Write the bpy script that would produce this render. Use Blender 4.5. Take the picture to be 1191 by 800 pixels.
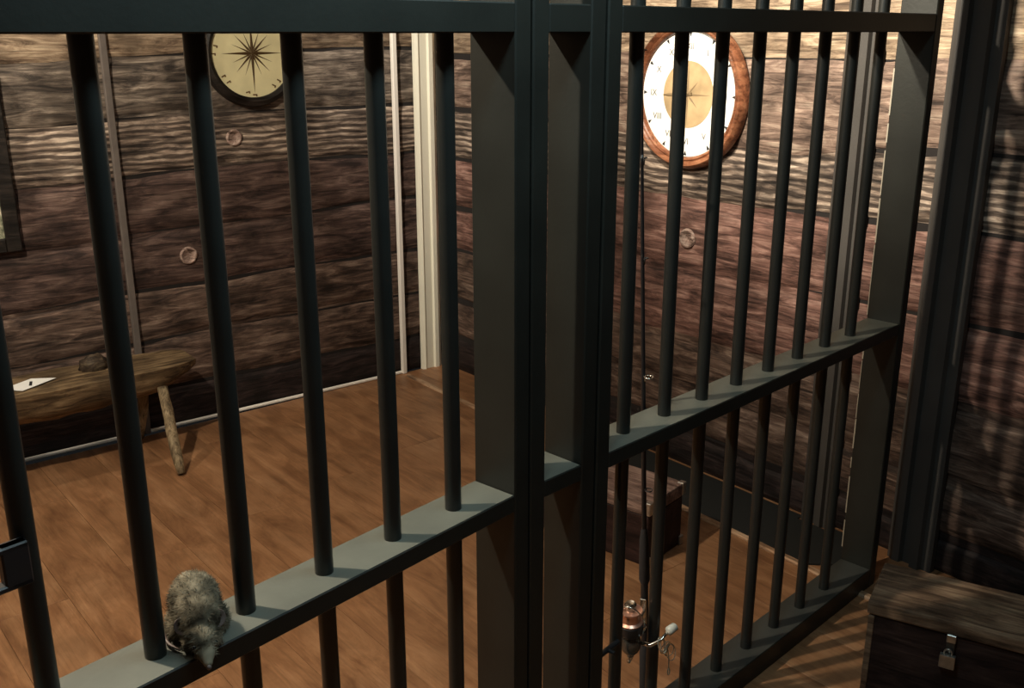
import bpy, bmesh, math, random
from mathutils import Vector, Matrix, noise
random.seed(7)
for o in list(bpy.data.objects):
    bpy.data.objects.remove(o)
SC = bpy.context.scene
COL = SC.collection
PI = math.pi

# ---------------------------------------------------------------- camera
F_PX = 1167.0
PITCH = math.radians(17.33)
CAM_H = 1.55
cd = bpy.data.cameras.new('camera')
cam = bpy.data.objects.new('camera', cd)
COL.objects.link(cam)
cd.sensor_width = 36.0
cd.lens = 36.0 * F_PX / 1191.0
cd.clip_start = 0.02
cam.location = (0, 0, CAM_H)
cam.rotation_euler = (PI / 2 - PITCH, 0, 0)
SC.camera = cam

# ---------------------------------------------------------------- world, exposure, lamps
w = bpy.data.worlds.new('world')
SC.world = w
w.use_nodes = True
w.node_tree.nodes['Background'].inputs[0].default_value = (0.35, 0.38, 0.4, 1)
w.node_tree.nodes['Background'].inputs[1].default_value = 0.02
SC.view_settings.view_transform = 'Standard'
SC.view_settings.look = 'None'
SC.view_settings.gamma = 1.0
SC.view_settings.exposure = 0.0
SC.view_settings.use_curve_mapping = False


def lamp(name, kind, loc, power, color, target=None, **kw):
    ld = bpy.data.lights.new(name, kind)
    ld.energy = power
    ld.color = color
    for k, v in kw.items():
        setattr(ld, k, v)
    lo = bpy.data.objects.new(name, ld)
    COL.objects.link(lo)
    lo.location = loc
    if target is not None:
        lo.rotation_euler = (Vector(target) - Vector(loc)).to_track_quat('-Z', 'Y').to_euler()
    return lo


WARM = (1.0, 0.88, 0.70)
lamp('cell_ceiling_lamp', 'POINT', (-1.30, 1.45, 2.42), 158, WARM, shadow_soft_size=0.03)
lamp('wall_spot_lamp', 'SPOT', (-0.30, 2.10, 2.50), 330, (1.0, 0.90, 0.74), target=(0.86, 3.12, 1.80),
     spot_size=math.radians(60), spot_blend=0.65, shadow_soft_size=0.04)
lamp('left_wall_spot_lamp', 'SPOT', (-2.2, 2.6, 2.5), 120, WARM, target=(-2.15, 3.25, 1.85),
     spot_size=math.radians(85), spot_blend=1.0, shadow_soft_size=0.05)
lamp('corner_fill_light', 'SPOT', (-0.75, 3.55, 2.5), 95, (1.0, 0.92, 0.80), target=(-0.42, 4.58, 1.1),
     spot_size=math.radians(38), spot_blend=0.9, shadow_soft_size=0.05)  # unseen fill, added to brighten the white strip and casing
lamp('corridor_lamp', 'AREA', (0.09, 1.22, 2.02), 9.0, (0.66, 0.92, 1.0), target=(0.0, 1.40, 1.4),
     shape='RECTANGLE', size=0.9, size_y=0.12).rotation_euler = (math.radians(14), 0, math.radians(45))


# ---------------------------------------------------------------- helpers


def new_empty(name, label, cat, mat=None, group=None):
    o = bpy.data.objects.new(name, None)
    o.empty_display_size = 0.05
    COL.objects.link(o)
    if mat is not None:
        o.matrix_world = mat
    o['label'] = label
    o['category'] = cat
    if group:
        o['group'] = group
    return o


def frame(origin, xdir, up=(0, 0, 1), wall=False):
    """wall=True: X along, Y up, Z out to the room; else X along, Z up."""
    X = Vector(xdir).normalized()
    U = Vector(up)
    if wall:
        Y, Z = U, X.cross(U)
    else:
        Z = U
        Y = Z.cross(X)
    M = Matrix((X, Y, Z)).transposed().to_4x4()
    M.translation = Vector(origin)
    return M


def emit(name, bm, mat, parent=None, smooth=False, M=None):
    if M is not None:
        bm.transform(M)
    me = bpy.data.meshes.new(name)
    bmesh.ops.recalc_face_normals(bm, faces=bm.faces[:])
    bm.to_mesh(me)
    bm.free()
    me.materials.append(mat)
    if smooth:
        for p in me.polygons:
            p.use_smooth = True
    o = bpy.data.objects.new(name, me)
    COL.objects.link(o)
    if parent is not None:
        o.parent = parent
    return o


def sharp(o, deg=35):
    for p in o.data.polygons:
        p.use_smooth = True
    o.data.set_sharp_from_angle(angle=math.radians(deg))
    return o


def box(bm, x0, x1, y0, y1, z0, z1, bev=0.0, seg=1, M=None):
    vs = [bm.verts.new((x, y, z)) for x in (x0, x1) for y in (y0, y1) for z in (z0, z1)]
    idx = [(0, 1, 3, 2), (4, 6, 7, 5), (0, 4, 5, 1), (2, 3, 7, 6), (0, 2, 6, 4), (1, 5, 7, 3)]
    fs = [bm.faces.new([vs[i] for i in f]) for f in idx]
    geo = vs
    if bev:
        es = list({e for f in fs for e in f.edges})
        r = bmesh.ops.bevel(bm, geom=es, offset=bev, segments=seg, affect='EDGES', profile=0.6)
        geo = list({v for f in r['faces'] for v in f.verts} | {v for v in vs if v.is_valid})
    if M is not None:
        bmesh.ops.transform(bm, matrix=M, verts=geo)
    return bm


def tube(bm, pts, rad, n=10, cap=True):
    pts = [Vector(p) for p in pts]
    rs = rad if isinstance(rad, (list, tuple)) else [rad] * len(pts)
    rings = []
    prev = None
    for i, p in enumerate(pts):
        if i == 0:
            t = pts[1] - pts[0]
        elif i == len(pts) - 1:
            t = pts[-1] - pts[-2]
        else:
            t = (pts[i + 1] - pts[i]).normalized() + (pts[i] - pts[i - 1]).normalized()
        t.normalize()
        if prev is None:
            a = Vector((0, 0, 1)) if abs(t.z) < 0.9 else Vector((1, 0, 0))
            u = t.cross(a).normalized()
        else:
            u = (prev - t * prev.dot(t)).normalized()
        prev = u
        v = t.cross(u)
        rings.append([bm.verts.new(p + (u * math.cos(2 * PI * k / n) + v * math.sin(2 * PI * k / n)) * rs[i]) for k in range(n)])
    for a, b in zip(rings, rings[1:]):
        for k in range(n):
            bm.faces.new((a[k], a[(k + 1) % n], b[(k + 1) % n], b[k]))
    if cap:
        bm.faces.new(rings[0][::-1])
        bm.faces.new(rings[-1])
    return bm


def lathe(bm, prof, n=48, M=None):
    """prof: list of (r, z); around local Z; r=0 makes a pole"""
    rings = []
    for r, z in prof:
        if r < 1e-7:
            rings.append([bm.verts.new((0, 0, z))])
        else:
            rings.append([bm.verts.new((r * math.cos(2 * PI * k / n), r * math.sin(2 * PI * k / n), z)) for k in range(n)])
    for a, b in zip(rings, rings[1:]):
        if len(a) == 1 and len(b) == 1:
            continue
        for k in range(n):
            k2 = (k + 1) % n
            if len(a) == 1:
                bm.faces.new((a[0], b[k], b[k2]))
            elif len(b) == 1:
                bm.faces.new((a[k], b[0], a[k2]))
            else:
                bm.faces.new((a[k], a[k2], b[k2], b[k]))
    if M is not None:
        bmesh.ops.transform(bm, matrix=M, verts=[v for r in rings for v in r])
    return bm


def prism(bm, pts, z0, z1):
    a = [bm.verts.new((x, y, z0)) for x, y in pts]
    b = [bm.verts.new((x, y, z1)) for x, y in pts]
    bm.faces.new(a[::-1])
    bm.faces.new(b)
    n = len(a)
    for k in range(n):
        bm.faces.new((a[k], a[(k + 1) % n], b[(k + 1) % n], b[k]))
    return bm


# ---------------------------------------------------------------- materials
def mat_new(name):
    m = bpy.data.materials.new(name)
    m.use_nodes = True
    nt = m.node_tree
    return m, nt, nt.nodes['Principled BSDF']


def plain(name, col, rough=0.5, metal=0.0, var=0.0, vscale=20, bump=0.0, bscale=200, spec=0.5):
    m, nt, b = mat_new(name)
    b.inputs['Base Color'].default_value = (*col, 1)
    b.inputs['Roughness'].default_value = rough
    b.inputs['Metallic'].default_value = metal
    b.inputs['Specular IOR Level'].default_value = spec
    if var or bump:
        tc = nt.nodes.new('ShaderNodeTexCoord')
    if var:
        nz = nt.nodes.new('ShaderNodeTexNoise')
        nz.inputs['Scale'].default_value = vscale
        nz.inputs['Detail'].default_value = 6
        nt.links.new(tc.outputs['Object'], nz.inputs['Vector'])
        rp = nt.nodes.new('ShaderNodeValToRGB')
        rp.color_ramp.elements[0].position = 0.3
        rp.color_ramp.elements[1].position = 0.7
        rp.color_ramp.elements[0].color = (*[c * (1 - var) for c in col], 1)
        rp.color_ramp.elements[1].color = (*[min(1, c * (1 + var)) for c in col], 1)
        nt.links.new(nz.outputs['Fac'], rp.inputs['Fac'])
        nt.links.new(rp.outputs['Color'], b.inputs['Base Color'])
    if bump:
        n2 = nt.nodes.new('ShaderNodeTexNoise')
        n2.inputs['Scale'].default_value = bscale
        n2.inputs['Detail'].default_value = 4
        nt.links.new(tc.outputs['Object'], n2.inputs['Vector'])
        bp = nt.nodes.new('ShaderNodeBump')
        bp.inputs['Strength'].default_value = bump
        bp.inputs['Distance'].default_value = 0.002
        nt.links.new(n2.outputs['Fac'], bp.inputs['Height'])
        nt.links.new(bp.outputs['Normal'], b.inputs['Normal'])
    return m


def ramp(nt, stops):
    rp = nt.nodes.new('ShaderNodeValToRGB')
    el = rp.color_ramp.elements
    el[0].position, el[0].color = stops[0][0], (*stops[0][1], 1)
    el[1].position, el[1].color = stops[-1][0], (*stops[-1][1], 1)
    for p, c in stops[1:-1]:
        e = el.new(p)
        e.color = (*c, 1)
    return rp


def mixc(nt, typ, fac, a, b):
    mx = nt.nodes.new('ShaderNodeMix')
    mx.data_type = 'RGBA'
    mx.blend_type = typ
    if isinstance(fac, (int, float)):
        mx.inputs[0].default_value = fac
    else:
        nt.links.new(fac, mx.inputs[0])
    for k, v in ((6, a), (7, b)):
        if isinstance(v, tuple):
            mx.inputs[k].default_value = (*v, 1)
        else:
            nt.links.new(v, mx.inputs[k])
    return mx.outputs[2]


def wood(name, dark, mid, light, axis='X', stretch=6.0, scale=6.0, zebra=0.0, rough=0.7, bump=0.45, blotch=0.8,
         seam_shift=True, dist=0.006, fine=1.0):
    m, nt, b = mat_new(name)
    tc = nt.nodes.new('ShaderNodeTexCoord')
    vec = tc.outputs['Object']
    if seam_shift:
        oi = nt.nodes.new('ShaderNodeObjectInfo')
        mul = nt.nodes.new('ShaderNodeMath')
        mul.operation = 'MULTIPLY'
        mul.inputs[1].default_value = 37.0
        nt.links.new(oi.outputs['Random'], mul.inputs[0])
        ad = nt.nodes.new('ShaderNodeVectorMath')
        ad.operation = 'ADD'
        nt.links.new(vec, ad.inputs[0])
        nt.links.new(mul.outputs[0], ad.inputs[1])
        vec = ad.outputs[0]
    mp = nt.nodes.new('ShaderNodeMapping')
    s = {'X': (1, stretch, stretch), 'Y': (stretch, 1, stretch), 'Z': (stretch, stretch, 1)}[axis]
    mp.inputs['Scale'].default_value = s
    nt.links.new(vec, mp.inputs['Vector'])
    n1 = nt.nodes.new('ShaderNodeTexNoise')
    n1.inputs['Scale'].default_value = scale
    n1.inputs['Detail'].default_value = 9
    n1.inputs['Roughness'].default_value = 0.66
    n1.inputs['Distortion'].default_value = 0.9
    nt.links.new(mp.outputs[0], n1.inputs['Vector'])
    mp2 = nt.nodes.new('ShaderNodeMapping')
    s2 = {'X': (1.5, 40, 40), 'Y': (40, 1.5, 40), 'Z': (40, 40, 1.5)}[axis]
    mp2.inputs['Scale'].default_value = s2
    nt.links.new(vec, mp2.inputs['Vector'])
    n2 = nt.nodes.new('ShaderNodeTexNoise')
    n2.inputs['Scale'].default_value = 3.2
    n2.inputs['Detail'].default_value = 5
    n2.inputs['Distortion'].default_value = 0.5
    nt.links.new(mp2.outputs[0], n2.inputs['Vector'])
    n3 = nt.nodes.new('ShaderNodeTexNoise')
    n3.inputs['Scale'].default_value = 7.0
    n3.inputs['Detail'].default_value = 7
    nt.links.new(vec, n3.inputs['Vector'])
    rp = ramp(nt, [(0.37, dark), (0.51, mid), (0.68, light)])
    nt.links.new(n1.outputs['Fac'], rp.inputs['Fac'])
    r2 = ramp(nt, [(0.34, (0.40,) * 3), (0.44, (0.92,) * 3), (0.60, (1.05,) * 3), (0.72, (1.6,) * 3)])
    nt.links.new(n2.outputs['Fac'], r2.inputs['Fac'])
    c = mixc(nt, 'MULTIPLY', 0.8 * fine, rp.outputs['Color'], r2.outputs['Color'])
    r3 = ramp(nt, [(0.36, (0.36, 0.34, 0.33)), (0.50, (0.9, 0.88, 0.87)), (0.66, (1.3, 1.3, 1.3))])
    nt.links.new(n3.outputs['Fac'], r3.inputs['Fac'])
    c = mixc(nt, 'MULTIPLY', blotch, c, r3.outputs['Color'])
    h = n1.outputs['Fac']
    hm = nt.nodes.new('ShaderNodeMath')
    hm.operation = 'ADD'
    nt.links.new(n1.outputs['Fac'], hm.inputs[0])
    nt.links.new(n2.outputs['Fac'], hm.inputs[1])
    h = hm.outputs[0]
    if zebra:
        mp3 = nt.nodes.new('ShaderNodeMapping')
        mp3.inputs['Scale'].default_value = (0.35, 1, 1)
        nt.links.new(vec, mp3.inputs['Vector'])
        wv = nt.nodes.new('ShaderNodeTexWave')
        wv.bands_direction = 'Z'
        wv.inputs['Scale'].default_value = 13
        wv.inputs['Distortion'].default_value = 5.0
        wv.inputs['Detail'].default_value = 2.5
        wv.inputs['Detail Scale'].default_value = 1.3
        nt.links.new(mp3.outputs[0], wv.inputs['Vector'])
        r4 = ramp(nt, [(0.3, (0.3, 0.27, 0.25)), (0.75, (1.75, 1.7, 1.6))])
        nt.links.new(wv.outputs['Fac'], r4.inputs['Fac'])
        c = mixc(nt, 'MULTIPLY', zebra, c, r4.outputs['Color'])
    nt.links.new(c, b.inputs['Base Color'])
    b.inputs['Roughness'].default_value = rough
    b.inputs['Specular IOR Level'].default_value = 0.3
    bp = nt.nodes.new('ShaderNodeBump')
    bp.inputs['Strength'].default_value = bump
    bp.inputs['Distance'].default_value = dist
    nt.links.new(h, bp.inputs['Height'])
    nt.links.new(bp.outputs['Normal'], b.inputs['Normal'])
    return m


def sc3(c, k):
    return tuple(x * k for x in c)


# weathered log boards
M_GREY = wood('grey_log', (0.045, 0.036, 0.030), (0.165, 0.132, 0.106), (0.42, 0.35, 0.28))
M_ZEBRA = wood('streaked_log', (0.055, 0.043, 0.037), (0.195, 0.152, 0.125), (0.44, 0.37, 0.31), zebra=0.8)
M_RED = wood('red_brown_log', (0.026, 0.015, 0.013), (0.090, 0.055, 0.045), (0.20, 0.135, 0.11), blotch=0.8)
M_BROWN = wood('brown_log', (0.032, 0.020, 0.015), (0.115, 0.073, 0.055), (0.27, 0.195, 0.15), blotch=0.8)
M_RUST = wood('rust_log', (0.048, 0.024, 0.019), (0.165, 0.086, 0.068), (0.33, 0.20, 0.16), blotch=0.8)
M_DARK = wood('dark_log', (0.008, 0.005, 0.005), (0.022, 0.014, 0.013), (0.06, 0.04, 0.036))
M_TAN = wood('pale_log', (0.11, 0.074, 0.050), (0.34, 0.25, 0.17), (0.60, 0.48, 0.34))
M_KNOT = wood('knot_wood', (0.08, 0.05, 0.038), (0.32, 0.22, 0.18), (0.5, 0.40, 0.34), stretch=2, scale=30)
M_BACK = plain('wall_backing', (0.012, 0.009, 0.008), 0.9)
M_FLOOR = wood('laminate', (0.22, 0.103, 0.047), (0.31, 0.154, 0.072), (0.40, 0.215, 0.108), axis='X', stretch=4.0, scale=3.2,
               rough=0.42, bump=0.12, blotch=0.3, dist=0.002, fine=0.35)
M_TRIM = wood('floor_strip_wood', (0.30, 0.17, 0.09), (0.48, 0.30, 0.18), (0.6, 0.42, 0.27), stretch=6, rough=0.4, bump=0.1)
M_METAL = plain('dark_painted_steel', (0.017, 0.0178, 0.0148), 0.42, 0.0, spec=0.35, var=0.18, vscale=9, bump=0.12, bscale=120)
M_LIT_TOP = plain('lit_top_steel', (0.105, 0.106, 0.084), 0.6, 0.0, var=0.2, vscale=9, bump=0.1, bscale=150)  # steel paled for rail tops, their lit brightness in the colour
M_LIT_TOP_LOW = plain('lit_top_dark_steel', (0.042, 0.043, 0.037), 0.6, 0.0, var=0.2, vscale=9)
M_BAR = plain('dark_bar_steel', (0.015, 0.0165, 0.015), 0.36, 0.0, var=0.15, vscale=12, bump=0.1, bscale=90)
M_BLACK = plain('black_steel', (0.02, 0.02, 0.022), 0.4)
M_POSTW = plain('grey_painted_post', (0.058, 0.053, 0.048), 0.6, var=0.15, vscale=6, bump=0.2)
M_WHITE = plain('white_paint', (0.85, 0.80, 0.72), 0.45)
M_CREAM = plain('cream_paint', (0.88, 0.85, 0.70), 0.4, var=0.05, vscale=4)
M_PAINT = plain('back_room_paint', (0.10, 0.075, 0.06), 0.9)
M_CEIL = plain('ceiling_paint', (0.16, 0.15, 0.14), 0.9)

# ---------------------------------------------------------------- the setting
D_L = Vector((0.78888, 0.61454, 0))
O_L = Vector((0, 4.915, 0))
D_R = Vector((0.63207, -0.77491, 0))
O_R = Vector((0, 4.23, 0))
S_LC = -0.4333      # corner along the left wall
S_RC = -0.5409      # corner along the right wall
N_L = Vector((D_L.y, -D_L.x, 0))
N_R = Vector((D_R.y, -D_R.x, 0))
LEN_L, LEN_R, CEIL = 4.6, 6.2, 2.62
CORNER = O_L + D_L * S_LC
FW_L = frame(O_L, D_L)      # X along, Y = away from the room, Z up
FW_R = frame(O_R, D_R)


def structure(o):
    o['kind'] = 'structure'
    return o


def interp(pts, s):
    if s <= pts[0][0]:
        return pts[0][1]
    for (a, za), (b, zb) in zip(pts, pts[1:]):
        if s <= b:
            t = (s - a) / (b - a)
            return za + (zb - za) * t
    return pts[-1][1]


SEAM_L = [[(0, 0.0)], [(-1.3, .165)], [(-2.05, .36), (-1.66, .382), (-1.27, .373), (-.79, .378)],
          [(-2.05, .564), (-1.66, .583), (-.79, .584)], [(-2.05, .788), (-1.27, .814), (-.79, .827)],
          [(-2.05, .999), (-1.66, 1.04), (-.79, 1.033)], [(-2.05, 1.216), (-1.66, 1.252), (-.79, 1.245)],
          [(-2.05, 1.44), (-1.66, 1.47), (-.79, 1.48)], [(0, 1.70)], [(0, 1.93)], [(0, 2.16)], [(0, 2.39)], [(0, 2.615)]]
SEAM_R = [[(0, 0.0)], [(-.31, .16), (2, .12)], [(-.31, .345), (.77, .31), (2.05, .290)],
          [(-.31, .582), (.77, .489), (1.1, .490), (2.05, .530)], [(-.31, .78), (.77, .734), (1.1, .732), (2.05, .770)],
          [(-.31, 1.005), (.77, .982), (1.33, .985), (2, 1.03)], [(-.31, 1.219), (1.03, 1.175), (1.4, 1.165), (2, 1.25)],
          [(-.31, 1.435), (.77, 1.505), (1.05, 1.47), (2, 1.488)], [(0, 1.70)], [(0, 1.93)], [(0, 2.16)], [(0, 2.39)], [(0, 2.615)]]
MATS_L = [M_DARK, M_BROWN, M_BROWN, M_BROWN, M_RED, M_RED, M_ZEBRA, M_GREY, M_GREY, M_TAN, M_GREY, M_BROWN]
MATS_L[5] = M_ZEBRA
MATS_L[6] = M_GREY
MATS_L[7] = M_TAN
MATS_L[4] = M_RED
MATS_L[3] = M_RED
M_PINK = wood('tan_pink_log', (0.07, 0.046, 0.036), (0.24, 0.165, 0.128), (0.46, 0.36, 0.28))
MATS_R = [M_DARK, M_BROWN, M_BROWN, M_RUST, M_RUST, M_ZEBRA, M_PINK, M_TAN, M_GREY, M_TAN, M_GREY, M_BROWN]


def log_wall(name, FW, s0, s1, seams, mats, seed, gap=0.008):
    bm = bmesh.new()
    box(bm, s0, s1, 0.0135, 0.08, 0, CEIL)
    root = structure(emit(name, bm, M_BACK))
    root.matrix_world = FW
    L = s1 - s0
    nx = int(L / 0.045)
    nt_ = 9

    def seam(i, s):
        if i == 0:
            return 0.004
        return interp(seams[i], s) + 0.016 * noise.noise(Vector((s * 2.1, i * 7.7 + seed, 0))) + 0.006 * noise.noise(Vector((s * 9, i * 3.1, seed)))
    for i in range(len(seams) - 1):
        bm = bmesh.new()
        rows = []
        for a in range(nx + 1):
            s = s0 + L * a / nx
            g = gap + 0.005 * noise.noise(Vector((s * 3, i * 5.5, seed + 9)))
            zl = seam(i, s) + (0 if i == 0 else g)
            zh = seam(i + 1, s) - g
            col = []
            for t in range(nt_):
                u = t / (nt_ - 1)
                e = abs(2 * u - 1)
                d = 0.008 * (1 - e ** 8) + 0.003 * (1 - e * e)
                d += 0.0016 * noise.noise(Vector((s * 5, i * 11 + u * 5, seed)))
                if e < 1:
                    d += 0.0014 * noise.noise(Vector((s * 3, u * 26 + i * 13, seed)))
                uu = 0.5 + (u - 0.5) * 1.0
                uu = 0.5 + 0.5 * math.copysign(abs(2 * u - 1) ** 0.8, 2 * u - 1)
                col.append(bm.verts.new((s, 0.012 - d, zl + (zh - zl) * uu)))
            rows.append(col)
        for a, b in zip(rows, rows[1:]):
            for t in range(nt_ - 1):
                bm.faces.new((a[t], b[t], b[t + 1], a[t + 1]))
        # back so that the board has thickness
        e0 = [r[0] for r in rows]
        e1 = [r[-1] for r in rows]
        b0 = [bm.verts.new((v.co.x, 0.0130, v.co.z)) for v in (e0[0], e0[-1], e1[-1], e1[0])]
        bm.faces.new(b0)
        o = emit('plank', bm, mats[i], root, smooth=True)
    return root


wl = log_wall('wall_left', FW_L, S_LC - LEN_L, S_LC, SEAM_L, MATS_L, 1.3)
wr = log_wall('wall_right', FW_R, S_RC, S_RC + LEN_R, SEAM_R, MATS_R, 42.7, 0.0135)


def knot(root, s, z, r):
    bm = bmesh.new()
    lathe(bm, [(r * 1.05, 0.0), (r, 0.006), (r * 0.8, 0.009), (r * 0.76, 0.0065), (r * 0.45, 0.008), (r * 0.40, 0.006), (0, 0.0075)], 20)
    for v in bm.verts:
        v.co.x *= 1 + 0.12 * noise.noise(v.co * 60)
    M = Matrix.Translation((s, -0.001, z)) @ Matrix.Rotation(PI / 2, 4, 'X')
    emit('knot', bm, M_KNOT, root, smooth=True, M=M)


knot(wl, -1.631, .698, .034)
knot(wl, -1.402, 1.145, .032)
knot(wr, .977, .855, .034)

# floor: backing slab and laminate boards running along the right wall
bm = bmesh.new()
box(bm, S_RC - 0.02, S_RC + LEN_R, -LEN_L - 0.02, 0.04, -0.08, -0.009)
FFLOOR = frame(CORNER - D_R * S_RC, D_R)   # X along right wall, Y outward beyond the right wall
floor = structure(emit('floor', bm, M_BACK))
floor.matrix_world = FFLOOR
PW, PL = 0.19, 1.28
protos = {}
y = 0.03
row = 0
while y > -LEN_L:
    off = (row * 0.47) % 1.0 * PL
    x = S_RC - off
    while x < S_RC + LEN_R:
        a, b_ = max(x, S_RC), min(x + PL, S_RC + LEN_R)
        if b_ - a > 0.02:
            if abs(b_ - a - PL) < 1e-6 and 'full' in protos:
                o = bpy.data.objects.new('plank', protos['full'])
                COL.objects.link(o)
                o.parent = floor
            else:
                bm = bmesh.new()
                box(bm, 0.0004, b_ - a - 0.0004, -PW + 0.0004, -0.0004, -0.009, 0.0, bev=0.0007)
                o = emit('plank', bm, M_FLOOR, floor)
                if abs(b_ - a - PL) < 1e-6:
                    protos['full'] = o.data
            o.location = (a, y, 0)
        x += PL
    y -= PW
    row += 1

bm = bmesh.new()
box(bm, S_RC - 0.05, S_RC + LEN_R, -LEN_L, 0.05, CEIL, CEIL + 0.06)
o = structure(emit('ceiling', bm, M_CEIL))
o.matrix_world = FFLOOR
bm = bmesh.new()
box(bm, S_RC + LEN_R, S_RC + LEN_R + 0.06, -LEN_L - 0.06, 0.06, 0, CEIL)
o = structure(emit('wall_front', bm, M_PAINT))
o.matrix_world = FFLOOR
bm = bmesh.new()
box(bm, S_RC, S_RC + LEN_R, -LEN_L - 0.06, -LEN_L, 0, CEIL)
o = structure(emit('wall_back', bm, M_PAINT))
o.matrix_world = FFLOOR

# floor strip standing off the right wall, white bead at the left wall foot, white edge strip, cream casing
T_A, T_B = Vector((-0.488, 4.465, 0)), Vector((1.06, 2.475, 0))
td = (T_B - T_A)
tl = td.length
bm = bmesh.new()
prof = [(-0.013, 0), (-0.013, 0.004), (-0.008, 0.009), (0.008, 0.009), (0.013, 0.004), (0.013, 0)]
a = [bm.verts.new((0, p[0], p[1])) for p in prof]
b_ = [bm.verts.new((tl, p[0], p[1])) for p in prof]
for k in range(6):
    bm.faces.new((a[k], a[(k + 1) % 6], b_[(k + 1) % 6], b_[k]))
bm.faces.new(a)
bm.faces.new(b_[::-1])
o = structure(emit('trim_1', bm, M_TRIM))
o.matrix_world = frame(T_A, td)
bm = bmesh.new()
box(bm, S_LC - LEN_L, -0.645, -0.014, 0.0, 0.0, 0.014, bev=0.004)
o = structure(emit('baseboard_left', bm, M_WHITE))
o.matrix_world = FW_L
bm = bmesh.new()
box(bm, -0.668, -0.645, -0.022, 0.0, 0.0, CEIL, bev=0.003)
o = structure(emit('trim_2', bm, M_WHITE))
o.matrix_world = FW_L
# casing: stepped cream board beside the corner
bm = bmesh.new()
prof = [(-0.555, 0.0), (-0.555, -0.018), (-0.540, -0.026), (-0.530, -0.018), (-0.492, -0.018), (-0.486, -0.028), (-0.466, -0.028), (-0.458, -0.018), (-0.446, -0.014), (-0.446, 0.0)]
prism(bm, prof, 0.0, CEIL)
o = structure(emit('trim_3', bm, M_CREAM))
o.matrix_world = FW_L
bm = bmesh.new()
tube(bm, [(-0.440, -0.015, 0.93), (-0.436, -0.045, 0.93), (-0.436, -0.05, 0.95)], 0.005, 8)
oo = emit('latch_hook', bm, M_BLACK, o)

# flat, very dark strip lying between the floor strip and the right wall, from the trunk to the gate
bm = bmesh.new()
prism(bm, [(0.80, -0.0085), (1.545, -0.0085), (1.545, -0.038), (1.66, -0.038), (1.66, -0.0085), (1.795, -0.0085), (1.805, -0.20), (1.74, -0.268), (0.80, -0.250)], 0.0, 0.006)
o = structure(emit('dark_floor_strip', bm, plain('dark_strip_colour', (0.010, 0.011, 0.010), 0.8)))
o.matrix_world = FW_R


# grooved posts fixed to the right wall
def wall_post(n, s0, s1):
    bm = bmesh.new()
    w_ = s1 - s0
    pr = [(0, 0.0), (0, -0.022), (.14, -0.034), (.30, -0.034), (.34, -0.018), (.52, -0.018), (.56, -0.036), (.74, -0.036), (.78, -0.022), (1.0, -0.022), (1.0, 0.0)]
    prism(bm, [(s0 + w_ * u, v) for u, v in pr], 0.0, CEIL)
    o = structure(emit(n, bm, M_POSTW))
    o.matrix_world = FW_R
    return o


wall_post('trim_4', 1.548, 1.655)
wall_post('trim_5', 1.865, 2.005)

# ---------------------------------------------------------------- the cell gate
Z_B, Z_M, Z_T, Z_TT = 0.06, 0.80, 1.547, 2.30
BAR_R = 0.0135


def gate_panel(name, label, origin, xdir, s0, s1, bars, postw=0.036, group=None, post_right=True, post_left=True):
    root = new_empty(name, label, 'gate', frame(origin, xdir), group)
    hd = 0.047
    for flag, a, b in ((post_left, s0, s0 + postw), (post_right, s1 - postw, s1)):
        if flag:
            bm = bmesh.new()
            box(bm, a, b, -hd, hd, 0.0, Z_TT + 0.04, bev=0.0025)
            emit('post', bm, M_METAL, root)
    ia, ib = s0 + postw, s1 - postw
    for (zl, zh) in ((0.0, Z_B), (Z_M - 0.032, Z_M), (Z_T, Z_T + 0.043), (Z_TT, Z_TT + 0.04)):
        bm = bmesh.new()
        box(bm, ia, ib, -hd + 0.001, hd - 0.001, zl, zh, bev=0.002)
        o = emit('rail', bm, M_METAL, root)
        o.data.materials.append(M_LIT_TOP if zl > 0.01 else M_LIT_TOP_LOW)   # upward faces paler: lit sheen painted in together with dust
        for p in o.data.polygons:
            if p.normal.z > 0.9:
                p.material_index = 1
    if bars:
        bm = bmesh.new()
        tube(bm, [(0, 0, Z_B), (0, 0, Z_TT)], BAR_R, 24)
        # weld collars at the rails
        for z in (Z_B, Z_M, Z_T, Z_T + 0.043):
            pass
        o = sharp(emit('bar', bm, M_BAR, root))
        o.location = (bars[0], 0, 0)
        for s in bars[1:]:
            c = o.copy()
            COL.objects.link(c)
            c.parent = root
            c.location = (s, 0, 0)
    return root


GO = Vector((0, 1.608, 0))
GD = Vector((1, 1, 0)).normalized()
right_gate = gate_panel('gate_panel', 'dark steel barred gate panel on the right, reaching to the log wall by the chest', GO, GD,
                        0.174, 1.458, [0.308 + 0.1323 * k for k in range(8)])
narrow = gate_panel('gate_panel', 'narrow dark steel frame without bars between the two barred panels', GO, GD, -0.001, 0.168, [])
LD = Vector((1, 1.155, 0)).normalized()
LO = GO + GD * (-0.009) + GD.cross(Vector((0, 0, 1))) * 0.0   # hinge line
LW = 1.29
left_gate = gate_panel('gate_panel', 'dark steel barred gate panel on the left, with the rat on its rail', LO, LD, -LW, 0.0,
                       [-0.138 - 0.1345 * k for k in range(8)])
# broken pale strip down the far post of the right panel
bm = bmesh.new()
rnd = random.Random(5)
z = 0.10
while z < 2.25:
    ln = rnd.uniform(0.03, 0.12)
    wd = rnd.uniform(0.0012, 0.0030)
    if not (Z_M - 0.05 < z < Z_M or Z_T - 0.10 < z < Z_T + 0.05):
        box(bm, 1.458 - 0.036 - 0.0008, 1.458 - 0.036 + 0.001, 0.047 - wd, 0.0476, z, z + ln)
    z += ln + rnd.uniform(0.0, 0.03)
cw_ = emit('pale_edge', bm, plain('pale_edge_paint', (0.42, 0.38, 0.30), 0.6), right_gate)
cw_['kind'] = 'stuff'
cw_['label'] = 'pale broken edge strip'
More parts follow.
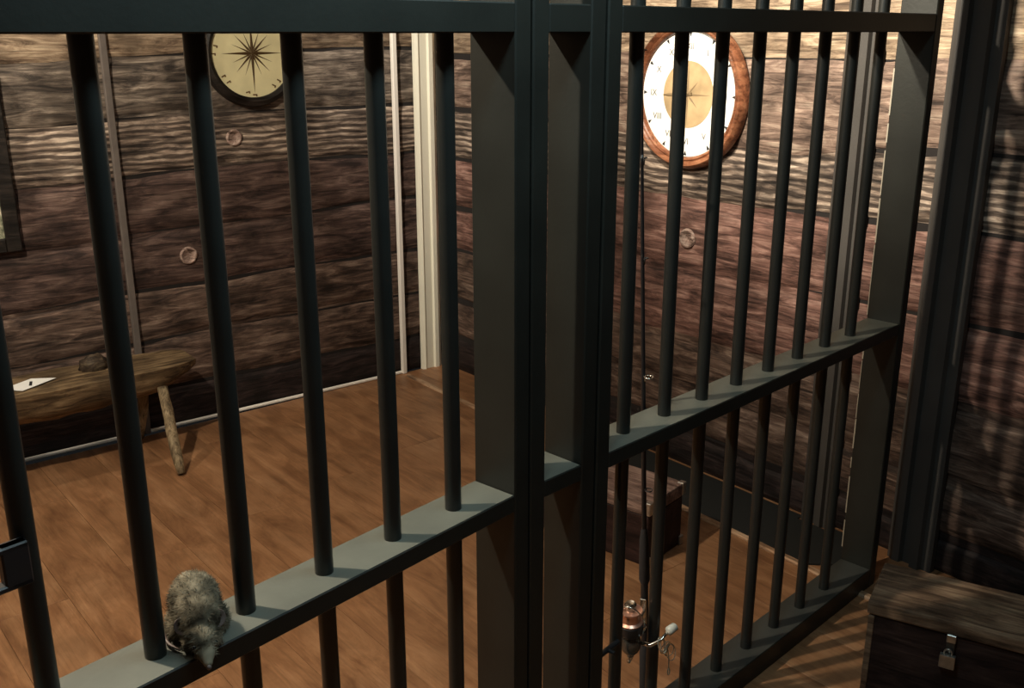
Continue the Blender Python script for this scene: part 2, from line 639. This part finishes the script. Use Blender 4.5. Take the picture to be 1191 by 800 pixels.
# bolt between the right panel's post and its first bar
bm = bmesh.new()
tube(bm, [(0.20, -0.02, 0.335), (0.30, -0.012, 0.335)], 0.006, 10)
tube(bm, [(0.262, -0.018, 0.335), (0.262, -0.034, 0.335)], 0.0045, 8)
emit('bolt', bm, M_BLACK, right_gate, smooth=False)
# latch bracket on the left panel's bar
bm = bmesh.new()
sb = -0.138 - 0.1345 * 5
box(bm, sb - 0.085, sb - 0.004, -0.024, -0.008, 1.018, 1.026, bev=0.002)
box(bm, sb - 0.085, sb - 0.004, -0.024, -0.008, 0.974, 0.982, bev=0.002)
box(bm, sb - 0.034, sb - 0.004, -0.024, -0.010, 0.974, 1.026, bev=0.002)
box(bm, sb - 0.085, sb - 0.075, -0.024, -0.010, 0.974, 1.026, bev=0.002)
emit('latch_bracket', bm, M_BLACK, left_gate)

# ---------------------------------------------------------------- compass dial on the left wall
M_DIAL = plain('aged_cream_dial', (0.78, 0.71, 0.42), 0.5, var=0.12, vscale=9)
M_INK = plain('brown_ink', (0.15, 0.085, 0.03), 0.7)
M_DARKWOOD = wood('dark_frame_wood', (0.006, 0.005, 0.004), (0.015, 0.012, 0.010), (0.035, 0.027, 0.022), stretch=4, rough=0.5, bump=0.2)


def wall_local(O, D, s, z, off):
    N = Vector((D.y, -D.x, 0))
    return frame(O + D * s + N * off + Vector((0, 0, z)), D, wall=True)


t = new_empty('compass_dial', 'round cream dial with brown compass star and dark rim on the left wall', 'wall dial',
              wall_local(O_L, D_L, -1.306, 1.466, 0.003))
R = 0.171
bm = bmesh.new()
lathe(bm, [(R - 0.004, 0.004), (R - 0.002, 0.022), (R + 0.012, 0.030), (R + 0.030, 0.022), (R + 0.036, 0.0), (R - 0.004, 0.0)], 72)
sharp(emit('rim', bm, M_DARKWOOD, t))
bm = bmesh.new()
lathe(bm, [(0, 0.0), (R, 0.0), (R, 0.013), (0, 0.013)], 72)
sharp(emit('dial_face', bm, M_DIAL, t))
for k in range(16):
    a = k * PI / 8
    ln = (0.125, 0.092, 0.100, 0.092)[k % 4]
    wd = (0.012, 0.006, 0.009, 0.006)[k % 4]
    if k % 4 == 0:
        ln = 0.155 if k in (4, 12) else 0.128
    c, s_ = math.cos(a), math.sin(a)

    def pt(u, v, h):
        return (c * u - s_ * v, s_ * u + c * v, h)
    bm = bmesh.new()
    vs = [bm.verts.new(pt(*q)) for q in ((0, 0, 0.0165), (0.022, wd / 2, 0.0135), (ln, 0, 0.0135), (0.022, -wd / 2, 0.0135))]
    bm.faces.new((vs[0], vs[1], vs[2]))
    bm.faces.new((vs[0], vs[2], vs[3]))
    bm.faces.new((vs[0], vs[3], vs[2], vs[1]))
    emit('star_point', bm, M_INK, t)
for k in range(16):
    a = (k + 0.5) * PI / 8 if k % 2 else k * PI / 8
    bm = bmesh.new()
    rr = 0.150
    if k in (0, 8, 4, 12):
        rr = 0.158
    box(bm, -0.009, 0.009, -0.0025, 0.0025, 0.0131, 0.0142)
    box(bm, 0.004, 0.009, -0.007, 0.002, 0.0131, 0.0142)
    emit('dial_mark', bm, M_INK, t, M=Matrix.Translation((rr * math.cos(a), rr * math.sin(a), 0)) @ Matrix.Rotation(0.5 * math.sin(a * 2), 4, 'Z'))

# ---------------------------------------------------------------- wall clock on the right wall
M_RIM = wood('clock_rim_wood', (0.13, 0.045, 0.022), (0.27, 0.105, 0.052), (0.40, 0.19, 0.10), stretch=2, scale=12, rough=0.35, bump=0.1)
M_FACE = plain('white_clock_face', (0.92, 0.92, 0.88), 0.4)
M_GOLD = plain('aged_gold_disc', (0.46, 0.33, 0.18), 0.5, var=0.3, vscale=14)
M_CINK = plain('grey_ink', (0.16, 0.15, 0.14), 0.6)
t = new_empty('wall_clock', 'big round white clock with a reddish wood rim on the right log wall', 'clock',
              wall_local(O_R, D_R, 0.958, 1.345, 0.004))
bm = bmesh.new()
lathe(bm, [(0.206, 0.0), (0.206, 0.018), (0.210, 0.027), (0.216, 0.030), (0.221, 0.025), (0.226, 0.032), (0.236, 0.034), (0.244, 0.026), (0.248, 0.012), (0.248, 0.0)], 80)
sharp(emit('rim', bm, M_RIM, t), 50)
bm = bmesh.new()
lathe(bm, [(0, 0), (0.208, 0), (0.208, 0.012), (0, 0.012)], 72)
sharp(emit('clock_face', bm, M_FACE, t))
bm = bmesh.new()
lathe(bm, [(0.1095, 0.0118), (0.1095, 0.0135), (0, 0.0135)], 64)
sharp(emit('center_disc', bm, M_GOLD, t))
M_GLINE = plain('disc_line', (0.24, 0.17, 0.09), 0.6)
for k in range(8):
    a = k * PI / 4
    bm = bmesh.new()
    ln = 0.10 if k % 2 == 0 else 0.062
    vs = [bm.verts.new((math.cos(a) * u - math.sin(a) * v, math.sin(a) * u + math.cos(a) * v, h)) for u, v, h in
          ((0, 0, 0.0155), (0.02, 0.0035, 0.0137), (ln, 0, 0.0137), (0.02, -0.0035, 0.0137))]
    bm.faces.new((vs[0], vs[1], vs[2]))
    bm.faces.new((vs[0], vs[2], vs[3]))
    emit('star_point', bm, M_GLINE, t)
NUM = ['XII', 'I', 'II', 'III', 'IIII', 'V', 'VI', 'VII', 'VIII', 'IX', 'X', 'XI']
for k in range(12):
    a = PI / 2 - k * PI / 6
    fc = bpy.data.curves.new('numeral', 'FONT')
    fc.body = NUM[k]
    fc.size = 0.030
    fc.align_x = 'CENTER'
    fc.align_y = 'CENTER'
    fc.extrude = 0.0005
    fo = bpy.data.objects.new('numeral_source', fc)
    COL.objects.link(fo)
    bpy.context.view_layer.update()
    me = bpy.data.meshes.new_from_object(fo.evaluated_get(bpy.context.evaluated_depsgraph_get()))
    bpy.data.objects.remove(fo)
    me.name = 'numeral'
    me.materials.clear()
    me.materials.append(M_CINK)
    no = bpy.data.objects.new('numeral', me)
    COL.objects.link(no)
    no.parent = t
    no.location = (0.156 * math.cos(a), 0.156 * math.sin(a), 0.0126)
    bm = bmesh.new()
    prism(bm, [(0.186, 0), (0.202, 0.006), (0.202, -0.006)], 0.0119, 0.0132)
    emit('hour_mark', bm, M_BLACK, t, M=Matrix.Rotation(a, 4, 'Z'))
for ang, ln, wd in ((205, 0.075, 0.006), (182, 0.115, 0.004)):
    bm = bmesh.new()
    prism(bm, [(-0.02, -wd / 2), (ln * .6, -wd), (ln, 0), (ln * .6, wd), (-0.02, wd / 2)], 0.0165, 0.018)
    emit('clock_hand', bm, M_GLINE, t, M=Matrix.Rotation(math.radians(ang), 4, 'Z'))

# ---------------------------------------------------------------- picture at the left edge
t = new_empty('framed_picture', 'dark framed picture at the far left edge of the log wall', 'picture',
              wall_local(O_L, D_L, -2.235, 0.80, 0.004))
for (x0, x1, y0, y1) in ((-0.05, 0.0, 0, 0.62), (-0.46, -0.41, 0, 0.62), (-0.41, -0.05, 0, 0.05), (-0.41, -0.05, 0.57, 0.62)):
    bm = bmesh.new()
    box(bm, x0, x1, y0, y1, 0, 0.028, bev=0.004)
    emit('frame_side', bm, M_DARKWOOD, t)
mm, nt, bb = mat_new('picture_print')
tc = nt.nodes.new('ShaderNodeTexCoord')
nz = nt.nodes.new('ShaderNodeTexNoise')
nz.inputs['Scale'].default_value = 22
nz.inputs['Detail'].default_value = 5
nz.inputs['Distortion'].default_value = 1.5
nt.links.new(tc.outputs['Object'], nz.inputs['Vector'])
rp = ramp(nt, [(0.35, (0.05, 0.06, 0.04)), (0.5, (0.30, 0.30, 0.20)), (0.6, (0.65, 0.6, 0.45))])
nt.links.new(nz.outputs['Fac'], rp.inputs['Fac'])
nt.links.new(rp.outputs['Color'], bb.inputs['Base Color'])
bm = bmesh.new()
box(bm, -0.41, -0.05, 0.05, 0.57, 0, 0.012)
emit('print', bm, mm, t)

# pale batten standing against the left wall behind the bench
bm = bmesh.new()
box(bm, -1.884, -1.860, -0.024, -0.003, 0.0, 2.2, bev=0.002)
o = emit('wall_batten', bm, plain('grey_brown_batten', (0.12, 0.10, 0.088), 0.6, var=0.15))
o.matrix_world = FW_L
o['label'] = 'slim upright grey-brown batten against the left log wall, behind the bench'
o['category'] = 'batten'

# ---------------------------------------------------------------- half log bench
M_BENCH = wood('bench_wood', (0.045, 0.028, 0.014), (0.135, 0.088, 0.045), (0.27, 0.19, 0.105), stretch=6, scale=6, rough=0.65)
M_LEG = wood('peg_wood', (0.12, 0.085, 0.045), (0.30, 0.225, 0.13), (0.45, 0.36, 0.22), axis='Z', stretch=5, scale=9, rough=0.7)
BO = Vector((-1.598, 3.256, 0)) + D_L * 0.54     # right front end of the top
t = new_empty('log_bench', 'rough half-log bench on splayed peg legs against the left log wall', 'bench', frame(BO, D_L))
BL, BW, BH = 1.45, 0.25, 0.36
bm = bmesh.new()
rings = []
nn = 40
for i in range(nn + 1):
    x = -BL + BL * i / nn
    end = max(0.0, (x + 0.16) / 0.16)
    endl = max(0.0, (-BL + 0.10 - x) / 0.10)
    ring = []
    wv = 0.010 * noise.noise(Vector((x * 4, 1, 0)))
    th = (0.125 + 0.02 * noise.noise(Vector((x * 3, 5, 0)))) * (1 - 0.72 * end) * (1 - 0.4 * endl)
    y0, y1 = 0.0 + wv + 0.05 * end ** 2, BW + 0.01 * noise.noise(Vector((x * 5, 9, 0))) - 0.05 * end ** 2
    nb = 14
    for k in range(nb + 1):
        a = PI * k / nb
        yy = (y0 + y1) / 2 - (y1 - y0) / 2 * math.cos(a)
        zz = BH - th * (math.sin(a) ** 0.55)
        p = Vector((x, yy, zz))
        p += Vector((0, 0.006, 0.006)) * noise.noise(Vector((x * 14, k * 0.7, 3)))
        ring.append(bm.verts.new(p))
    for k in range(1, 6):
        yy = y1 + (y0 - y1) * k / 6
        ring.append(bm.verts.new((x, yy, BH + 0.004 * noise.noise(Vector((x * 6, k, 7))))))
    rings.append(ring)
m_ = len(rings[0])
for a, b_ in zip(rings, rings[1:]):
    for k in range(m_):
        bm.faces.new((a[k], a[(k + 1) % m_], b_[(k + 1) % m_], b_[k]))
bm.faces.new(rings[0])
bm.faces.new(rings[-1][::-1])
sharp(emit('seat', bm, M_BENCH, t), 50)
# leg feet given along / across the bench: the right front foot stands well out
RB = frame(BO, D_L).inverted()
foot = RB @ Vector((-1.207, 3.355, 0))
top = RB @ Vector((-1.295, 3.50, 0.29))
for (dx, mirror) in ((0, 0), (0, 1), (-0.98, 0), (-0.98, 1)):
    f_, t_ = foot.copy(), top.copy()
    if mirror:
        f_.y, t_.y = BW + 0.035, BW - 0.05
    if dx:
        f_.x, t_.x = dx - 0.13, dx - 0.05
    bm = bmesh.new()
    pts = [t_.lerp(f_, u / 8) for u in range(9)]
    for q in pts[1:-1]:
        q += Vector((random.uniform(-.002, .002), random.uniform(-.002, .002), 0))
    d_ = (f_ - t_).normalized()
    tube(bm, pts, [0.019, 0.019, 0.020, 0.0195, 0.021, 0.020, 0.020, 0.018, 0.014], 12)
    # keep the foot on the floor
    mn = min(v.co.z for v in bm.verts)
    for v in bm.verts:
        v.co.z -= mn * max(0, 1 - v.co.z / 0.25)
    o = emit('leg', bm, M_LEG, t, smooth=True)
# knotty burl rising from the back edge
bm = bmesh.new()
bmesh.ops.create_icosphere(bm, subdivisions=3, radius=1.0)
for v in bm.verts:
    n_ = v.co.copy()
    v.co = Vector((n_.x * 0.050, n_.y * 0.042, n_.z * 0.040)) * (1 + 0.25 * noise.noise(n_ * 2.2) + 0.1 * noise.noise(n_ * 6))
kb = RB @ Vector((-1.63, 3.50, 0.385))
kn = emit('burl', bm, wood('burl_wood', (0.02, 0.013, 0.008), (0.06, 0.04, 0.025), (0.12, 0.09, 0.055), stretch=2, scale=20), t, smooth=True, M=Matrix.Translation((-0.20 - 0.14, 0.165, 0.375)))
kn['label'] = 'dark knotty burl at the back edge of the seat'
BURL = kn

# white card lying on the bench
t = new_empty('paper_card', 'small white card with a dark mark lying on the log bench', 'card', frame((-1.705, 3.335, 0.3655), Vector((0.97, 0.22, 0))))
bm = bmesh.new()
vs = [(-0.075, -0.055), (0.0, -0.085), (0.085, 0.035), (0.0, 0.045)]
prism(bm, vs, 0.0, 0.0012)
emit('card_sheet', bm, plain('white_card', (0.85, 0.85, 0.82), 0.6), t)
bm = bmesh.new()
prism(bm, [(0.002, 0.012), (0.012, 0.010), (0.020, -0.036), (0.010, -0.036)], 0.0011, 0.0016)
emit('ink_mark', bm, M_BLACK, t)
CARD = t

# ---------------------------------------------------------------- chest outside the gate
M_CHEST = wood('chest_wood', (0.016, 0.009, 0.008), (0.042, 0.024, 0.021), (0.075, 0.045, 0.038), stretch=5, scale=5, rough=0.6, bump=0.25)
M_LID = wood('chest_lid_wood', (0.08, 0.048, 0.030), (0.22, 0.14, 0.088), (0.38, 0.27, 0.17), stretch=6, scale=5, rough=0.55, bump=0.3)
M_NICKEL = plain('dull_nickel', (0.55, 0.53, 0.48), 0.32, 0.9, var=0.2, vscale=60)
CD = Vector((0.868, -0.497, 0))
t = new_empty('wooden_chest', 'large dark wooden chest with a padlocked hasp, on the floor outside the gate', 'chest',
              frame(Vector((0.927, 2.221, 0)), CD))
cw, cdp, ch = 0.52, 0.205, 0.29
LT = 0.034
bm = bmesh.new()
box(bm, 0.006, cw - 0.006, -cdp + 0.006, -0.006, 0.0, ch - LT - 0.002, bev=0.003)
emit('body', bm, M_CHEST, t)
for x0, x1 in ((0.004, 0.018), (cw - 0.018, cw - 0.004)):
    bm = bmesh.new()
    box(bm, x0, x1, -cdp + 0.003, -cdp + 0.0085, 0.0, ch - LT - 0.004, bev=0.001)
    emit('corner_strip', bm, M_LID, t)
bm = bmesh.new()
box(bm, 0, cw, -cdp, 0, ch - LT, ch, bev=0.006, seg=2)
for v in bm.verts:
    if v.co.z > ch - 0.02:
        v.co.z += 0.003 * noise.noise(v.co * 12)
emit('lid', bm, M_LID, t)
hx = 0.185
PLT = frame((0, 0, 0), (1, 0, 0))
bm = bmesh.new()
box(bm, hx - 0.010, hx + 0.010, -cdp - 0.006, -cdp + 0.002, ch - LT - 0.016, ch - LT + 0.004, bev=0.0015)
hp = emit('hasp', bm, M_NICKEL, t)
bm = bmesh.new()
box(bm, hx - 0.009, hx + 0.009, -cdp - 0.003, -cdp + 0.006, ch - LT - 0.046, ch - LT - 0.013, bev=0.001)
emit('hasp_strap', bm, plain('dark_strap', (0.10, 0.10, 0.095), 0.35, 0.7), t)
bm = bmesh.new()
lathe(bm, [(0.0045, 0), (0.0045, 0.003), (0.002, 0.0055), (0, 0.006)], 12, M=Matrix.Translation((hx, -cdp - 0.002, ch - LT - 0.036)) @ Matrix.Rotation(PI / 2, 4, 'X'))
emit('rivet', bm, M_NICKEL, t, smooth=True)
pl = new_empty('padlock', 'small square brushed padlock hanging from the hasp of the large chest', 'padlock',
               frame(Vector((0.927, 2.221, 0)), CD) @ Matrix.Translation((hx - 0.002, -cdp - 0.0095, ch - LT - 0.041)))
bm = bmesh.new()
box(bm, -0.0165, 0.0165, -0.006, 0.006, -0.036, -0.003, bev=0.002, seg=2)
emit('lock_body', bm, M_NICKEL, pl)
bm = bmesh.new()
tube(bm, [(0.008 * math.cos(a), 0, 0.002 + 0.009 * math.sin(a)) for a in [PI * k / 10 for k in range(11)]], 0.002, 8)
for x in (-0.008, 0.008):
    tube(bm, [(x, 0, 0.003), (x, 0, -0.005)], 0.002, 8)
emit('shackle', bm, M_NICKEL, pl, smooth=True)

# ---------------------------------------------------------------- small trunk inside
M_TRUNK = wood('trunk_side', (0.012, 0.006, 0.006), (0.034, 0.016, 0.014), (0.06, 0.032, 0.028), stretch=4, scale=6, rough=0.6, bump=0.2)
M_TLID = wood('trunk_lid', (0.08, 0.045, 0.036), (0.21, 0.135, 0.11), (0.38, 0.27, 0.22), stretch=5, scale=7, rough=0.55, bump=0.3)
TD = Vector((0.715, 0.70, 0))
tx = Vector((0.768, -0.640, 0)).normalized()
t = new_empty('small_trunk', 'small dark wooden trunk with metal corners, inside the cell by the right wall', 'trunk',
              frame(Vector((0.407, 2.697, 0)), tx))
tw, tdp, th = 0.42, 0.197, 0.212
bm = bmesh.new()
box(bm, -tw, 0, 0, tdp, 0.0, th - 0.045, bev=0.003)
emit('body', bm, M_TRUNK, t)
bm = bmesh.new()
box(bm, -tw - 0.004, 0.004, -0.004, tdp + 0.004, th - 0.043, th, bev=0.005, seg=2)
emit('lid', bm, M_TLID, t)
for y in (-0.006, tdp - 0.014):
    for zz in (0.0, th - 0.040):
        bm = bmesh.new()
        hh = 0.03 if zz == 0 else 0.040
        box(bm, -0.014, 0.007, y, y + 0.022, zz, zz + hh + (0.002 if zz else 0), bev=0.002)
        emit('metal_corner', bm, M_NICKEL, t)
bm = bmesh.new()
box(bm, -0.235, -0.195, -0.010, 0.0, th - 0.075, th - 0.025, bev=0.003)
emit('clasp', bm, M_NICKEL, t)

# ---------------------------------------------------------------- fishing rod leaning behind the right panel
M_ROD = plain('black_rod', (0.015, 0.015, 0.017), 0.3)
M_GRIP = plain('black_foam', (0.03, 0.03, 0.033), 0.75, bump=0.3)
M_CHROME = plain('bright_chrome', (0.78, 0.77, 0.72), 0.18, 1.0)
M_COPPER = plain('copper_spool', (0.80, 0.45, 0.33), 0.3, 0.8)
A_ = Vector((0.313, 2.020, 0.093))
B_ = Vector((0.257, 1.964, 1.204))
ax = (B_ - A_).normalized()
base = A_ - ax * (0.093 / ax.z) + Vector((0, 0, 0.0))
XN = GD.copy()
Yb = ax.cross(XN).normalized()       # points into the cell
XN = Yb.cross(ax).normalized()
MR = Matrix((XN, Yb, ax)).transposed().to_4x4()
MR.translation = base
t = new_empty('fishing_rod', 'black fishing rod with chrome reel leaning upright behind the right gate panel', 'fishing rod', MR)
bm = bmesh.new()
tube(bm, [(0, 0, 0.48), (0, 0, 1.0), (0, 0, 1.85)], [0.0058, 0.0042, 0.0016], 12)
sharp(emit('blank', bm, M_ROD, t))
bm = bmesh.new()
tube(bm, [(0, 0, 0.006), (0, 0, 0.02), (0, 0, 0.17), (0, 0, 0.19)], [0.011, 0.014, 0.0125, 0.010], 16)
sharp(emit('butt_grip', bm, M_GRIP, t))
bm = bmesh.new()
tube(bm, [(0, 0, 0.19), (0, 0, 0.36)], 0.0088, 14)
sharp(emit('reel_seat', bm, M_BLACK, t))
bm = bmesh.new()
tube(bm, [(0, 0, 0.36), (0, 0, 0.37), (0, 0, 0.47), (0, 0, 0.50)], [0.010, 0.0125, 0.0105, 0.0062], 16)
sharp(emit('fore_grip', bm, M_GRIP, t))
for z, r in ((0.60, 0.008), (0.865, 0.009), (1.12, 0.004), (1.32, 0.003), (1.52, 0.003), (1.70, 0.003)):
    bm = bmesh.new()
    tube(bm, [(r * math.cos(2 * PI * k / 16), -0.005 - r + r * math.sin(2 * PI * k / 16), z) for k in range(17)], 0.0014, 6, cap=False)
    tube(bm, [(0, -0.004, z - 0.014), (0, -0.006, z)], 0.0018, 6)
    tube(bm, [(0, 0, z - 0.02), (0, 0, z + 0.006)], 0.0062 - 0.0022 * z, 10)
    emit('line_guide', bm, M_CHROME if 0.8 < z < 0.9 else M_ROD, t, smooth=True)
# spinning reel: hangs from the seat through the bars towards the corridor (-Y), tilted a little to the left
reel = new_empty('fishing_reel', '', '')
for k in ('label', 'category'):
    del reel[k]
reel.name = 'reel'
reel.parent = t
PHI = math.radians(-67.5)
RS = 1.22


def rl(ds, off, z):
    """rod-relative offsets along the gate / towards the corridor, into the turned reel's own axes"""
    return ((ds * math.cos(PHI) - off * math.sin(PHI)) / RS, (-ds * math.sin(PHI) - off * math.cos(PHI)) / RS, z / RS)


reel.matrix_local = Matrix.Translation((0, 0, 0.285)) @ Matrix.Rotation(PHI, 4, 'Z') @ Matrix.Scale(RS, 4)
bm = bmesh.new()
box(bm, -0.006, 0.006, -0.012, -0.008, -0.032, 0.032, bev=0.001)
box(bm, -0.005, 0.005, -0.080, -0.010, -0.006, 0.010, bev=0.002)
emit('reel_foot', bm, M_CHROME, reel)
bm = bmesh.new()
bmesh.ops.create_icosphere(bm, subdivisions=3, radius=1)
for v in bm.verts:
    v.co = Vector((v.co.x * 0.019, v.co.y * 0.021, v.co.z * 0.025))
emit('gear_housing', bm, plain('gunmetal', (0.16, 0.16, 0.15), 0.25, 0.8), reel, smooth=True, M=Matrix.Translation((-0.001, -0.090, -0.008)))
bm = bmesh.new()
lathe(bm, [(0, 0), (0.020, 0.0), (0.022, 0.008), (0.0225, 0.020), (0.021, 0.022), (0, 0.022)], 32, M=Matrix.Translation((0, -0.092, 0.014)))
sharp(emit('rotor', bm, M_BLACK, reel))
bm = bmesh.new()
lathe(bm, [(0, 0.0), (0.0215, 0.0), (0.0225, 0.003), (0.0175, 0.006), (0.0170, 0.020), (0.0215, 0.024), (0.0215, 0.027), (0.008, 0.030), (0, 0.030)], 32, M=Matrix.Translation((0, -0.092, 0.036)))
sharp(emit('spool', bm, M_COPPER, reel))
bm = bmesh.new()
lathe(bm, [(0, 0.0), (0.011, 0.0), (0.011, 0.008), (0.008, 0.012), (0, 0.013)], 24, M=Matrix.Translation((0, -0.092, 0.066)))
sharp(emit('drag_knob', bm, M_CHROME, reel))
bm = bmesh.new()
pts = []
for k in range(17):
    a = PI * k / 16
    pts.append((0.026 * math.cos(a), -0.092 - 0.012 * math.sin(a), 0.036 + 0.040 * math.sin(a)))
tube(bm, pts, 0.0016, 8)
for sx in (-1, 1):
    tube(bm, [(sx * 0.026, -0.092, 0.038), (sx * 0.0225, -0.092, 0.020)], [0.003, 0.004], 8)
emit('bail_wire', bm, M_CHROME, reel, smooth=True)
bm = bmesh.new()
tube(bm, [rl(-0.092, 0.060, -0.006), rl(-0.088, 0.085, -0.004), rl(-0.066, 0.099, 0.006), rl(-0.050, 0.101, 0.018)], [0.004, 0.004, 0.003, 0.003], 8)
emit('crank_arm', bm, M_CHROME, reel, smooth=True)
bm = bmesh.new()
tube(bm, [rl(-0.050, 0.101, 0.018), rl(-0.046, 0.102, 0.018), rl(-0.027, 0.104, 0.020), rl(-0.023, 0.104, 0.020)], [0.005, 0.0085, 0.008, 0.004], 14)
emit('crank_knob', bm, plain('ivory_knob', (0.62, 0.60, 0.52), 0.35), reel, smooth=True)
bm = bmesh.new()
tube(bm, [(0, -0.092, -0.03), (-0.004, -0.096, -0.048)], [0.007, 0.0035], 10)
emit('housing_tail', bm, M_CHROME, reel, smooth=True)
# loose loops of line and a snap swivel below the crank
bm = bmesh.new()
rnd = random.Random(3)
for j in range(6):
    pts = []
    cs, cz, rr = -0.070 + 0.007 * j, -0.004 - 0.008 * j, 0.011 + 0.004 * rnd.random()
    ph = rnd.random() * 6
    for k in range(19):
        a = 2 * PI * k / 18
        pts.append(rl(cs + rr * math.cos(a) * 0.9, 0.100 + 0.005 * math.sin(a + ph), cz + rr * math.sin(a) * 1.3))
    tube(bm, pts, 0.0008, 5)
tube(bm, [rl(-0.046, 0.10, -0.03), rl(-0.042, 0.10, -0.06), rl(-0.043, 0.10, -0.085)], 0.0011, 5)
tube(bm, [rl(-0.043 + 0.004 * math.cos(k * PI / 5), 0.10, -0.092 + 0.008 * math.sin(k * PI / 5)) for k in range(11)], 0.0012, 5)
emit('loose_line', bm, plain('pale_line', (0.55, 0.52, 0.42), 0.3, 0.5), reel)


# ---------------------------------------------------------------- small furry figure crouching on the left rail
def blob(parts, vox, smooth_it=6):
    bm = bmesh.new()
    for c, r, rot in parts:
        M = Matrix.Translation(c) @ Matrix.Rotation(math.radians(rot), 4, 'X') @ Matrix.Diagonal((*r, 1))
        bmesh.ops.create_icosphere(bm, subdivisions=3, radius=1, matrix=M)
    me = bpy.data.meshes.new('t')
    bm.to_mesh(me)
    bm.free()
    o = bpy.data.objects.new('t', me)
    COL.objects.link(o)
    md = o.modifiers.new('r', 'REMESH')
    md.mode = 'VOXEL'
    md.voxel_size = vox
    sm = o.modifiers.new('s', 'SMOOTH')
    sm.iterations = smooth_it
    sm.factor = 0.5
    bpy.context.view_layer.update()
    res = bpy.data.meshes.new_from_object(o.evaluated_get(bpy.context.evaluated_depsgraph_get()))
    bpy.data.objects.remove(o)
    return res


RN = Vector((LD.y, -LD.x, 0))   # towards the corridor
RAT_O = Vector((-0.409, 1.150, Z_M)) + Vector((0.754, -0.657, 0)) * 0.014 - Vector((0.656, 0.755, 0)) * 0.012
t = new_empty('rat', 'small mottled grey-brown furry rat crouching on the left panel rail, head over its edge', 'rat',
              frame(RAT_O, LD) @ Matrix.Rotation(math.radians(-24), 4, 'Z'))
# local: -Y faces the corridor, X along the rail
parts = [((0, 0.012, 0.043), (0.032, 0.038, 0.040), 0), ((0, -0.012, 0.036), (0.030, 0.034, 0.034), 0),
         ((0, -0.038, 0.024), (0.020, 0.026, 0.019), 20), ((0, -0.058, 0.013), (0.012, 0.018, 0.011), 25),
         ((0, -0.071, 0.006), (0.0065, 0.010, 0.0065), 25),
         ((0.026, 0.006, 0.018), (0.014, 0.024, 0.018), 0), ((-0.026, 0.006, 0.018), (0.014, 0.024, 0.018), 0),
         ((0.020, -0.022, 0.005), (0.006, 0.014, 0.005), 0), ((-0.020, -0.022, 0.005), (0.006, 0.014, 0.005), 0),
         ((0.018, -0.034, 0.010), (0.007, 0.009, 0.009), 0), ((-0.018, -0.034, 0.010), (0.007, 0.009, 0.009), 0)]
rme = blob(parts, 0.0026)
mf, nt, bb = mat_new('rat_fur')
tc = nt.nodes.new('ShaderNodeTexCoord')
nz = nt.nodes.new('ShaderNodeTexNoise')
nz.inputs['Scale'].default_value = 45
nz.inputs['Detail'].default_value = 6
nt.links.new(tc.outputs['Object'], nz.inputs['Vector'])
rp = ramp(nt, [(0.36, (0.04, 0.033, 0.022)), (0.5, (0.12, 0.10, 0.068)), (0.66, (0.25, 0.21, 0.145))])
nt.links.new(nz.outputs['Fac'], rp.inputs['Fac'])
nt.links.new(rp.outputs['Color'], bb.inputs['Base Color'])
bb.inputs['Roughness'].default_value = 0.95
bb.inputs['Specular IOR Level'].default_value = 0.1
rme.name = 'body'
rme.materials.clear()
rme.materials.append(mf)
for p in rme.polygons:
    p.use_smooth = True
ro = bpy.data.objects.new('body', rme)
COL.objects.link(ro)
ro.parent = t
bm = bmesh.new()
rnd = random.Random(11)
vv = rme.vertices
for i in range(5200):
    v = vv[rnd.randrange(len(vv))]
    if v.co.z < 0.006 or v.co.y < -0.066:
        continue
    n_ = v.normal
    d_ = (n_ * 0.55 + Vector((rnd.uniform(-.35, .35), 0.55 + rnd.uniform(-.3, .3), -0.35 + rnd.uniform(-.3, .3)))).normalized()
    ln = rnd.uniform(0.004, 0.0085)
    p = v.co + Vector((rnd.uniform(-.001, .001), rnd.uniform(-.001, .001), rnd.uniform(-.001, .001)))
    sd = n_.cross(d_).normalized() * 0.0005
    q = [bm.verts.new(p - sd), bm.verts.new(p + sd), bm.verts.new(p + d_ * ln)]
    bm.faces.new(q)
fo = emit('fur', bm, mf, t)
fo['kind'] = 'stuff'
M_SKIN = plain('ear_skin', (0.14, 0.10, 0.085), 0.5)
M_EYE = plain('wet_black', (0.01, 0.01, 0.01), 0.08)
for sx in (-1, 1):
    bm = bmesh.new()
    lathe(bm, [(0, -0.0035), (0.006, -0.002), (0.0105, 0.002), (0.0115, 0.0032), (0.0105, 0.0036), (0.006, 0.0), (0, -0.0015)], 20,
          M=Matrix.Translation((sx * 0.0205, -0.030, 0.038)) @ Matrix.Rotation(math.radians(70), 4, 'X') @ Matrix.Rotation(math.radians(sx * 28), 4, 'Y'))
    emit('ear', bm, M_SKIN, t, smooth=True)
    bm = bmesh.new()
    bmesh.ops.create_icosphere(bm, subdivisions=2, radius=0.0036, matrix=Matrix.Translation((sx * 0.0125, -0.056, 0.020)))
    emit('eye', bm, M_EYE, t, smooth=True)
bm = bmesh.new()
bmesh.ops.create_icosphere(bm, subdivisions=2, radius=0.0032, matrix=Matrix.Translation((0, -0.080, 0.003)))
emit('nose', bm, M_SKIN, t, smooth=True)
bm = bmesh.new()
pts = []
for k in range(17):
    u = k / 16
    pts.append((-0.012 - 0.030 * math.sin(u * 2.6), 0.045 - 0.075 * u, 0.012 * (1 - u) + 0.0045))
tube(bm, pts, [0.0045 * (1 - 0.7 * k / 16) for k in range(17)], 8)
emit('tail', bm, M_SKIN, t, smooth=True)
